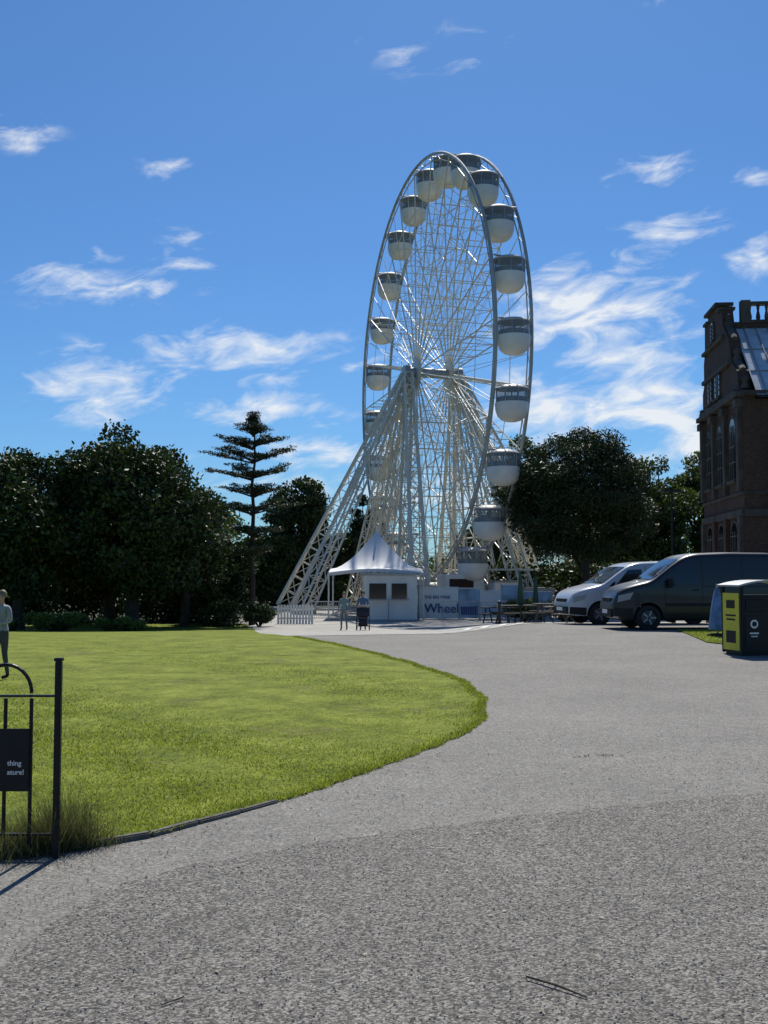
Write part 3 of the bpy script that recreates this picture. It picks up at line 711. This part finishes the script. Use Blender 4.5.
for sx in(-.31,.31):
    lbx((sx,-.366,.98),(.46,.02,.24),'rubber',.01)
    lbx((sx,-.366,.5),(.48,.014,.58),'black',.004)
    c=Rb@Vector((sx-.05,-.376,.62));b.lathe([(.085,0),(.085,.006),(0,.006)],(bx0+c.x,by0+c.y,bz+c.z),'white',20,axis=Rb@Vector((0,-1,0)))
    c=Rb@Vector((sx-.05,-.384,.62));b.lathe([(.05,0),(.05,.006),(0,.006)],(bx0+c.x,by0+c.y,bz+c.z),'black',20,axis=Rb@Vector((0,-1,0)))
    lbx((sx-.05,-.376,.44),(.2,.004,.03),'white',.001);lbx((sx-.05,-.376,.38),(.14,.004,.02),'white',.001)
K=10;vs=[]
for i in range(K+1):
    t=-1+2*i/K;zc=1.38+.1*(1-t*t)
    for s in(-.40,.40):
        p=Rb@Vector((t*.70,s,zc));vs.append((bx0+p.x,by0+p.y,bz+p.z))
    for s in(-.40,.40):
        p=Rb@Vector((t*.70,s,zc-.035));vs.append((bx0+p.x,by0+p.y,bz+p.z))
fs=[]
for i in range(K):
    a=4*i;c=a+4;fs+=[[a,a+1,c+1,c],[a+2,c+2,c+3,a+3],[a,c,c+2,a+2],[a+1,a+3,c+3,c+1]]
fs+=[[0,2,3,1],[4*K,4*K+1,4*K+3,4*K+2]];b.add(vs,fs,'greysteel')
b.obj('casing_and_canopy',lb)
pa=empty('folded_parasol',(8.15,27,G(8.15,27)));b=MB();z=G(8.15,27)
b.lathe([(.04,1.2),(.1,1.0),(.17,.6),(.22,.2),(.2,.18)],(8.15,27,z),simple('blue_canvas',(.12,.2,.38),.8,0,.3,6),9);b.tube((8.15,27,z),(8.15,27,z+1.3),.025,'greysteel');b.lathe([(.25,0),(.25,.08),(0,.1)],(8.15,27,z),'black',14);b.obj('canvas_and_pole',pa)
sl=empty('street_lamp',(11.8,45,G(11.8,45)));b=MB();z=G(11.8,45)
b.tube((11.8,45,z),(11.8,45,z+1.0),.09,'black',n=10);b.tube((11.8,45,z+1),(11.8,45,5.0),.055,'black',r1=.04,n=10);b.box((11.8,45,5.05),(.75,.22,.1),'black',bev=.03);b.obj('post_and_lantern',sl)
for x,y in((4.6,44),(9.6,41)):
    z=G(x,y);e=empty('bollard',(x,y,z));b=MB();b.lathe([(.09,0),(.09,.1),(.06,.12),(.055,.8),(.075,.84),(.05,.93),(0,.95)],(x,y,z),'black',12);b.obj('post',e,smooth=True)
# ------------------------------------------------------------------ brick building
BR=-math.atan2(.7,8);B0=(14.45,44.0)
bb=empty('brick_building',(B0[0],B0[1],0));bb.rotation_euler=(0,0,BR)
def child(mb,name,smooth=False):
    o=mb.obj(name,None,smooth=smooth);o.parent=bb;return o
b=MB();Lx=16;g=-.9
prof=[(0,g),(8,g),(8,9.2),(7.85,9.2),(7.85,10.1),(7.5,10.5),(7.5,11.5),(7.2,12.0),(7.15,13.2),(6.4,13.2),(6.4,13.5),(4.3,13.5),(4.3,13.2),(3.6,13.2),(3.3,12.4),(2.3,11.6),(1.9,10.6),(.9,10.0),(.6,9.2),(0,8.95)]
b.prism(prof,0,.5,'brick',F=lambda y,z,x:(x,y,z))
b.box((Lx/2+.25,.2,(8.7+g)/2),(Lx-.5,.4,8.7-g),'brick')
b.box((Lx/2+.25,7.8,(12+g)/2),(Lx-.5,.4,12-g),'brick')
b.box((Lx-.2,4,(8.7+g)/2),(.4,7.2,8.7-g),'brick')
b.box((Lx/2+.25,3.6,10.0),(Lx-.5,.4,5.2),'brick')
child(b,'walls')
r=MB()
r.add([(.5,-.35,8.8),(Lx,-.35,8.8),(Lx,3.4,12.3),(.5,3.4,12.3)],[[0,1,2,3]],'slate');r.add([(.5,-.35,8.7),(Lx,-.35,8.7),(Lx,3.4,12.2),(.5,3.4,12.2)],[[0,1,2,3]],'stone')
for i in range(30):
    x=.9+i*.5;r.tube((x,-.35,8.83),(x,3.38,12.33),.03,'greysteel',n=5)
for q in(.33,.66):
    r.tube((.55,-.35+3.75*q,8.83+3.5*q),(Lx,-.35+3.75*q,8.83+3.5*q),.025,'greysteel',n=5)
r.box((Lx/2+.25,5.7,12.3),(Lx-.5,3.8,.2),'slate')
child(r,'roof')
s=MB()
for z,h_,p in((.4,.5,.14),(4.1,.28,.12),(4.9,.12,.08),(8.9,.2,.3),(9.12,.12,.2),(10.55,.16,.16),(11.9,.14,.14)):
    y1=8 if z<9.1 else(7.75 if z<10 else 7.3);y0=0 if z<9.1 else (.7 if z<10 else (2.0 if z<11 else 3.0))
    s.box((-p/2,(y0+y1)/2,z),(p,y1-y0+.3*p,h_),'stone')
    if z<9: s.box((Lx/2,-p/2-.003,z),(Lx,p,h_),'stone')
for y in(.35,2.9,5.2,7.65):
    s.box((-.09,y,2.35),(.18,.5,3.2),'stone' if y in(.35,7.65) else 'brick');s.box((-.09,y,6.9),(.18,.42,3.8),'stone')
    s.box((-.14,y,8.55),(.28,.6,.3),'stone')
for a,c in((prof[7],prof[8]),(prof[3],prof[4]),(prof[14],prof[15]),(prof[16],prof[17])):
    s.tube((.25,a[0],a[1]),(.25,c[0],c[1]),.16,'stone',n=8)
for p in((7.7,10.1),(7.3,12.0),(3.3,12.4),(1.9,10.6),(.6,9.2)):
    s.lathe([(.0,.45),(.1,.4),(.16,.3),(.1,.15),(.16,.05),(.2,-.1)],(.25,p[0],p[1]+.1),'stone',10)
s.box((.25,5.35,13.58),(.8,2.5,.14),'stone')
s.box((.25,6.7,13.25),(.7,.8,.12),'stone');s.box((.25,3.9,13.25),(.7,.7,.12),'stone');s.box((.25,7.95,9.3),(.7,.4,.2),'stone')
for i in range(40):
    x=1.2+i*.36;s.lathe([(.07,0),(.1,.25),(.05,.5),(.08,.75)],(x,3.55,12.6),'stone',6)
s.box((Lx/2+.4,3.55,13.42),(Lx-1,.34,.14),'stone');s.box((Lx/2+.4,3.55,12.62),(Lx-1,.4,.12),'stone')
for x in(1.0,4,7,10):s.box((x,3.55,13.05),(.4,.42,1.0),'stone')
child(s,'stone_trim')
w=MB();M['frame']=simple('window_frame',(.12,.115,.1),.6)
def win(y,z,wd_,ht,arch=True,ax='s'):
    F=(lambda u,v,d:(-d,y+u,z+v)) if ax=='s' else (lambda u,v,d:(y+u,-d,z+v))
    pl=[(-wd_/2,0),(wd_/2,0),(wd_/2,ht)]
    if arch:pl+=[(wd_/2*math.cos(a),ht+wd_/2*math.sin(a)) for a in np.linspace(.2,math.pi-.2,8)]
    pl+=[(-wd_/2,ht)]
    big=[(u*1.28,v*1.03+(-.08 if v==0 else .05)) for u,v in pl]
    w.prism(big,.0,.06,'stone',F=lambda a,c,d:F(a,c,d));w.prism(pl,.061,.075,'winglass',F=lambda a,c,d:F(a,c,d))
    for u in(-wd_/6,wd_/6):w.prism([(u-.02,0),(u+.02,0),(u+.02,ht+.2),(u-.02,ht+.2)],.076,.1,'frame',F=F)
    for v in(ht*.33,ht*.66,ht):w.prism([(-wd_/2,v-.02),(wd_/2,v-.02),(wd_/2,v+.02),(-wd_/2,v+.02)],.076,.098,'frame',F=F)
    w.prism([(-wd_/2-.2,-.2),(wd_/2+.2,-.2),(wd_/2+.2,-.08),(-wd_/2-.2,-.08)],.0,.18,'stone',F=F)
for y in(1.6,4.05,6.4):
    win(y,1.3,1.1,1.9);win(y,5.6,1.0,2.0)
win(4.4,9.5,.9,.7);win(6.0,9.5,.7,.7);win(5.3,12.2,.6,.5)
for x in(2.5,5.5,8.5,11.5):win(x,1.3,1.2,1.9,ax='f');win(x,5.6,1.1,2.0,ax='f')
child(w,'windows')
# ------------------------------------------------------------------ bow-top railing, sign, weeds
FY=6.3
fe=empty('park_railing',(-1.85,FY,0));b=MB();fx=-1.85;fy=FY
b.box((fx,fy,.56),(.036,.036,1.10),'black',bev=.004);b.box((fx,fy,1.12),(.046,.046,.02),'black',bev=.003)
def rx(i):return fx-.152-i*.146
for i in range(12):b.tube((rx(i),fy,0),(rx(i),fy,.90),.011,'black',n=10)
for i in range(0,11,2):
    c=(rx(i)+rx(i+2))/2;rr=.146
    pts=[(c+rr*math.cos(a),fy,.93+rr*1.1*math.sin(a)) for a in np.linspace(0,math.pi,15)];b.path(pts,.011,'black',n=8)
b.box(((fx+rx(11))/2,fy,.915),(fx-rx(11),.03,.012),'black');b.box(((fx+rx(11))/2,fy,.14),(fx-rx(11),.03,.012),'black')
b.box((rx(12),fy,.56),(.032,.032,1.14),'black')
b.obj('bars',fe,smooth=True)
sg=empty('railing_sign',(-2.22,FY-.03,.56));b=MB();b.box((-2.22,FY-.032,.56),(.44,.012,.35),'black',bev=.004);b.obj('plate',sg)
text('thing',.04,(-2.12,FY-.04,.53),0,'white','lettering',sg,.001);text('ature!',.04,(-2.12,FY-.04,.48),0,'white','lettering_2',sg,.001)
n=4200;wx=rng.normal(-1.86,.17,n);wy=rng.normal(6.40,.13,n);k=wx<edge(wy)+.14;wx=wx[k];wy=wy[k]
blades('weed_tuft',wx,wy,rng.uniform(.08,.42,len(wx))*np.exp(-((wx+1.84)/.3)**2),np.full(len(wx),.005),M['weed'],1.0,z=np.full(len(wx),.01))
n=1600;wx=rng.normal(-2.2,.13,n);wy=rng.normal(6.4,.1,n)
blades('weed_tuft',wx,wy,rng.uniform(.06,.22,n),np.full(n,.005),M['weed'],.8,z=np.full(n,.01))
tw=MB();p=Vector((.56,4.42,.025));q=Vector((.76,4.22,.02));tw.tube(p,p.lerp(q,.5)+Vector((0,.008,.004)),.005,'bark',n=6);tw.tube(p.lerp(q,.5)+Vector((0,.008,.004)),q,.005,'bark',r1=.003,n=6);tw.obj('twig')
tw=MB();tw.tube((-.82,4.15,.02),(-.75,4.22,.022),.003,'bark');tw.obj('twig')
n=420;lx=rng.uniform(-1.3,5,n);lyy=rng.uniform(3.8,20,n);k=(lx>edge(lyy)+.05)&(np.abs(lx)<.36*lyy);lx=lx[k];lyy=lyy[k];n=len(lx)
sz=rng.uniform(.006,.02,n);a=rng.uniform(0,6.28,n);zz=gz(lx,lyy)+.018
V=np.stack([np.stack([lx+np.cos(a+o)*sz*s_,lyy+np.sin(a+o)*sz*s_,zz+dz_],1) for o,s_,dz_ in((0,1,0),(1.57,.5,.004),(3.14,1,.002),(4.71,.5,.006))],1)
npmesh('fallen_leaves',V.reshape(-1,3),4,M['dryleaf'],rng.uniform(0,1,n))
# ------------------------------------------------------------------ people
def human(name,x,y,heading,height,top,bottom,hairm,arms=None,stride=.12,shoes='black',longhair=False):
    S=height/1.72;z0=G(x,y)+.02
    e=empty(name,(x,y,z0));e.rotation_euler=(0,0,heading);e.scale=(S,S,S)
    V=[];Ed=[];Rr=[]
    def v(p,r,par=None):
        V.append(p);Rr.append(r if isinstance(r,tuple) else (r,r));
        if par is not None:Ed.append((par,len(V)-1))
        return len(V)-1
    pel=v((0,0,.95),(.15,.11));wa=v((0,0,1.08),(.125,.10),pel);ch=v((0,.0,1.25),(.15,.115),wa);uc=v((0,-.01,1.38),(.13,.10),ch)
    nb=v((0,0,1.46),(.06,.06),uc);nk=v((0,.01,1.51),(.05,.052),nb);jaw=v((0,.035,1.56),(.058,.07),nk);hd=v((0,.02,1.63),(.074,.092),jaw);cr=v((0,.01,1.69),(.058,.075),hd)
    arms=arms or {}
    hands=[]
    for s,k in((-1,'L'),(1,'R')):
        el,wr=arms.get(k,((s*.25,-.03,1.13),(s*.27,.06,.89)))
        sh=v((s*.165,-.01,1.40),.058,uc);a=v((s*.195,-.01,1.36),.054,sh);m_=v(el,.042,a);w_=v(wr,.027,m_)
        d=(Vector(wr)-Vector(el)).normalized();pm=Vector(wr)+d*.05;pp=v(tuple(pm),(.036,.02),w_);kn=v(tuple(pm+d*.035),(.036,.017),pp)
        hands.append((Vector(wr),d,s))
        hp_=v((s*.09,0,.88),(.092,.095),pel);st=stride*s
        kne=v((s*.10,st*.5+.03,.50),.058,hp_);an=v((s*.105,st-.02,.10),.038,kne);he=v((s*.105,st-.01,.05),.036,an);to=v((s*.12,st+.14,.035),(.038,.03),he)
    me=bpy.data.meshes.new('b');me.from_pydata(V,Ed,[]);o=bpy.data.objects.new('b',me);scene.collection.objects.link(o)
    md=o.modifiers.new('s','SKIN');md.use_smooth_shade=True
    for i,sv in enumerate(me.skin_vertices[0].data):sv.radius=Rr[i];sv.use_root=(i==0)
    sb=o.modifiers.new('ss','SUBSURF');sb.levels=2;sb.render_levels=2
    dg=bpy.context.evaluated_depsgraph_get();bm_=bpy.data.meshes.new_from_object(o.evaluated_get(dg));bpy.data.objects.remove(o)
    bm_.materials.clear()
    for q in(M['skin'],top,bottom,M[shoes],hairm):bm_.materials.append(q)
    for p in bm_.polygons:
        c=p.center;k=1
        if c.z>1.485:k=4 if (c.z>1.62 and (c.y<.055 or c.z>1.70)) or (c.y<-.01 and c.z>1.53) else 0
        elif c.z<.10:k=3
        elif c.z<.96 and abs(c.x)<.215 :k=2
        for wv,d,s in hands:
            if (c-wv).dot(d)>-.01 and (c-wv).length<.2:k=0
        p.material_index=k;p.use_smooth=True
    body=bpy.data.objects.new('body',bm_);scene.collection.objects.link(body);body.parent=e
    for wv,d,s in hands:
        Vf=[];Ef=[];Rf=[];sidev=d.cross(Vector((s,0,0))).normalized();palm=wv+d*.075;inn=Vector((-s,0,0))
        for k in range(4):
            b0=palm+sidev*(k-1.5)*.019;L=[.07,.082,.076,.06][k];ix=len(Vf)
            Vf+=[tuple(b0-d*.01),tuple(b0+d*L*.5),tuple(b0+d*L*.82+inn*.012),tuple(b0+d*L+inn*.028)];Rf+=[.010,.009,.0085,.007];Ef+=[(ix,ix+1),(ix+1,ix+2),(ix+2,ix+3)]
        b0=wv+d*.03+sidev*.03;ix=len(Vf);Vf+=[tuple(b0),tuple(b0+sidev*.03+d*.025),tuple(b0+sidev*.035+d*.055+inn*.01)];Rf+=[.012,.010,.008];Ef+=[(ix,ix+1),(ix+1,ix+2)]
        me=bpy.data.meshes.new('f');me.from_pydata(Vf,Ef,[]);o=bpy.data.objects.new('f',me);scene.collection.objects.link(o);md=o.modifiers.new('s','SKIN')
        for i,sv in enumerate(me.skin_vertices[0].data):sv.radius=(Rf[i],Rf[i]);sv.use_root=i in(0,4,8,12,16)
        o.modifiers.new('ss','SUBSURF').levels=1
        dg=bpy.context.evaluated_depsgraph_get();fm=bpy.data.meshes.new_from_object(o.evaluated_get(dg));bpy.data.objects.remove(o);fm.materials.clear();fm.materials.append(M['skin'])
        fo=bpy.data.objects.new('fingers',fm);scene.collection.objects.link(fo);fo.parent=e
    f=MB()
    f.lathe([(0,.03),(.012,.02),(.014,0),(.01,-.01)],(0,.12,1.60),'skin',8,axis=(0,1,-.2))
    for s in(-1,1):
        f.lathe([(0,.006),(.008,.004),(.011,0)],(s*.03,.108,1.635),'black',8,axis=(0,1,0));f.lathe([(0,.012),(.02,.008),(.026,0)],(s*.072,.015,1.62),'skin',8,axis=(s,0,0))
    f.box((0,.112,1.565),(.04,.008,.009),simple('lips',(.35,.12,.1),.5))
    f.lathe([(0,.115),(.05,.10),(.082,.055),(.09,0),(.082,-.04)],(0,-.008,1.655),hairm,16)
    if longhair:f.lathe([(.08,.05),(.085,-.05),(.075,-.16),(.03,-.22),(0,-.22)],(0,-.045,1.62),hairm,12)
    fo=f.obj('face_and_hair',None,smooth=True);fo.parent=e
    return e
teal=simple('shirt_grey_teal',(.16,.24,.24),.8,0,.15,8);denim=simple('denim',(.14,.18,.24),.85,0,.2,10);navy=simple('navy_cloth',(.015,.018,.03),.85,0,.2,10)
blue=simple('shirt_blue',(.10,.16,.26),.85,0,.2,10)
grey=simple('jacket_grey',(.30,.31,.32),.8,0,.2,8);hair2=simple('hair_fair',(.2,.14,.08),.6,0,.3,30)
human('pedestrian_woman',-1.72,47.5,math.radians(170),1.60,teal,simple('leggings_grey',(.12,.16,.17),.85),hair2,longhair=True)
human('pedestrian_man',-.92,48.2,math.radians(182),1.66,blue,denim,M['hair'],arms={'L':((-.24,.05,1.14),(-.2,.33,1.04)),'R':((.24,.05,1.14),(.2,.33,1.04))})
human('standing_child',-5.85,16.9,math.radians(150),1.32,grey,simple('trousers_dark',(.06,.06,.07),.85),hair2,arms={'L':((-.26,.0,1.14),(-.12,.2,1.1)),'R':((.25,-.02,1.13),(.27,.06,.89))},stride=.06)
psx,psy=-.90,47.42;pz=G(psx,psy)+.02
pe=empty('pushchair',(psx,psy,pz));b=MB()
P=lambda a,c,d:(psx+a,psy+c,pz+d)
for s in(-.27,.27):
    b.tube(P(s,.42,1.02),P(s,-.35,.22),.02,'black');b.tube(P(s,.35,.15),P(s,-.1,.55),.02,'black')
    for yy_,rr in((.35,.15),(-.38,.12)):b.lathe([(rr*.7,-.02),(rr,-.02),(rr,.02),(rr*.7,.02),(rr*.7,-.02)],P(s,yy_,rr),'rubber',18,axis=(1,0,0));b.tube(P(s-.02,yy_,rr),P(s+.02,yy_,rr),rr*.3,'greysteel',n=8)
b.tube(P(-.27,.42,1.02),P(.27,.42,1.02),.018,'black');b.tube(P(-.27,.35,.15),P(.27,.35,.15),.012,'black');b.tube(P(-.27,-.35,.22),P(.27,-.35,.22),.012,'black')
b.box(P(0,-.08,.48),(.42,.42,.1),navy,bev=.03);b.box(P(0,.14,.72),(.42,.1,.5),navy,bev=.03,M3=Matrix.Rotation(-.35,3,'X'));b.box(P(0,0,.24),(.4,.5,.14),navy,bev=.03);b.box(P(0,-.34,.33),(.36,.12,.2),navy,bev=.03)
vs=[];K=8
for j in range(K+1):
    a=math.radians(15+95*j/K)
    for i in range(9):
        q=-1+i/4;vs.append(P(.27*q,.12-.38*math.sin(a)*math.cos(q*.5)+.02,.72+.38*math.cos(a)*math.cos(q*.55)+.0))
b.add(vs,[[j*9+i,j*9+i+1,(j+1)*9+i+1,(j+1)*9+i] for j in range(K) for i in range(8)],navy)
b.obj('frame_seat_and_hood',pe,smooth=True,fixn=False)
# ------------------------------------------------------------------ light, sky
AZ=math.radians(6);EL=math.radians(52)
S=Vector((math.sin(AZ)*math.cos(EL),math.cos(AZ)*math.cos(EL),math.sin(EL)))
ld=bpy.data.lights.new('sun','SUN');ld.energy=4.9;ld.angle=math.radians(.53);ld.color=(1,.95,.86)
lo=bpy.data.objects.new('sun',ld);lo.rotation_euler=S.to_track_quat('Z','Y').to_euler();lo.location=(0,0,50);scene.collection.objects.link(lo)
wd_=bpy.data.worlds.new('World');scene.world=wd_;wd_.use_nodes=True;n=wd_.node_tree.nodes;l=wd_.node_tree.links
bg=n['Background'];sk=n.new('ShaderNodeTexSky');sk.sky_type='NISHITA';sk.sun_disc=False;sk.sun_elevation=EL;sk.sun_rotation=AZ
sk.air_density=1.0;sk.dust_density=.4;sk.ozone_density=2
tc=n.new('ShaderNodeTexCoord');sx=n.new('ShaderNodeSeparateXYZ');l.new(tc.outputs['Generated'],sx.inputs[0])
def mth(op,a,b=None,c=None,clamp=False):
    q=n.new('ShaderNodeMath');q.operation=op;q.use_clamp=clamp
    for i,vv in enumerate((a,b,c)):
        if vv is None:continue
        if isinstance(vv,(int,float)):q.inputs[i].default_value=vv
        else:l.new(vv,q.inputs[i])
    return q.outputs[0]
az=mth('MULTIPLY',mth('ARCTAN2',sx.outputs[0],sx.outputs[1]),57.2958);el=mth('MULTIPLY',mth('ARCSINE',sx.outputs[2]),57.2958)
CL=[(-15.0,14.6,6.5,2.1,1.0),(-14.6,9.6,5.5,2.9,1.05),(-7.0,11.2,8.5,2.4,1.0),(-10,16.3,5,2.2,.6),(-18.6,21.2,3,1.2,.75),(-11.2,20.3,2.2,.9,.85),
(-5.5,8.6,8,1.4,1.0),(-2.5,6.3,5.5,1.4,1.05),(10.6,13.4,7.5,4.2,1.15),(12,11.0,8,2.8,1.0),(13.5,8.5,8,3.0,1.2),(15.0,17.1,4,1.8,.9),(13.7,19.9,3.6,1.4,.75),
(19,15.6,2,1.6,1.05),(3,26,5.5,1.8,.56),(15,28.3,4,1.4,.65),(16,6.6,6,2.6,1.2),(8.5,8.6,6,4,1.05),(18.8,19.2,2.3,.8,.8),(5,4.5,20,2.4,.85),(-12,5,14,2.2,.7),(-28,12,8,3,.9),(30,12,9,4,.9)]
mask=None
for a,e_,wa_,ha,wt in CL:
    dx=mth('DIVIDE',mth('SUBTRACT',az,a),wa_);dy=mth('DIVIDE',mth('SUBTRACT',el,e_),ha)
    d=mth('ADD',mth('MULTIPLY',dx,dx),mth('MULTIPLY',dy,dy));q=mth('MULTIPLY',mth('SUBTRACT',1,mth('SQRT',d),clamp=True),wt)
    mask=q if mask is None else mth('MAXIMUM',mask,q)
def noise(sa,se,shear,scale,det,rough,dist,seed):
    cv=n.new('ShaderNodeCombineXYZ');l.new(mth('MULTIPLY',az,sa),cv.inputs[0]);l.new(mth('ADD',mth('MULTIPLY',el,se),mth('MULTIPLY',az,shear)),cv.inputs[1]);cv.inputs[2].default_value=seed
    q=n.new('ShaderNodeTexNoise');q.inputs['Scale'].default_value=scale;q.inputs['Detail'].default_value=det;q.inputs['Roughness'].default_value=rough;q.inputs['Distortion'].default_value=dist;l.new(cv.outputs[0],q.inputs['Vector']);return q.outputs['Fac']
nA=noise(.14,.34,-.05,2.2,8,.58,.7,3.1);nB=noise(.30,.8,-.15,1.5,6,.6,1.0,7.7)
t=mth('ADD',mth('MULTIPLY',mask,1.15),mth('ADD',mth('MULTIPLY',mth('SUBTRACT',nA,.5),2.9),mth('MULTIPLY',mth('SUBTRACT',nB,.5),.9)))
dens=mth('MULTIPLY',mth('SUBTRACT',t,.38),1.05,clamp=True)
dens=mth('MULTIPLY',dens,mth('MULTIPLY',mask,3,clamp=True))
dens=mth('MULTIPLY',mth('POWER',dens,1.35),.97)
tint=n.new('ShaderNodeMix');tint.data_type='RGBA';tint.blend_type='MULTIPLY';tint.inputs[0].default_value=1;l.new(sk.outputs[0],tint.inputs[6]);tint.inputs[7].default_value=(.42,.74,1.10,1)
mx=n.new('ShaderNodeMix');mx.data_type='RGBA';l.new(dens,mx.inputs[0]);l.new(tint.outputs[2],mx.inputs[6]);mx.inputs[7].default_value=(9.3,9.8,10.4,1)
l.new(mx.outputs[2],bg.inputs['Color']);bg.inputs['Strength'].default_value=.088
# ------------------------------------------------------------------ camera
cd=bpy.data.cameras.new('camera');cd.sensor_fit='VERTICAL';cd.sensor_height=36;cd.lens=1100/1024*36;cd.clip_start=.05;cd.clip_end=5000
co=bpy.data.objects.new('camera',cd);co.location=(0,0,1.6);co.rotation_euler=(math.radians(90+3.28),0,0);scene.collection.objects.link(co);scene.camera=co
scene.view_settings.view_transform='Standard';scene.view_settings.look='None';scene.view_settings.exposure=0
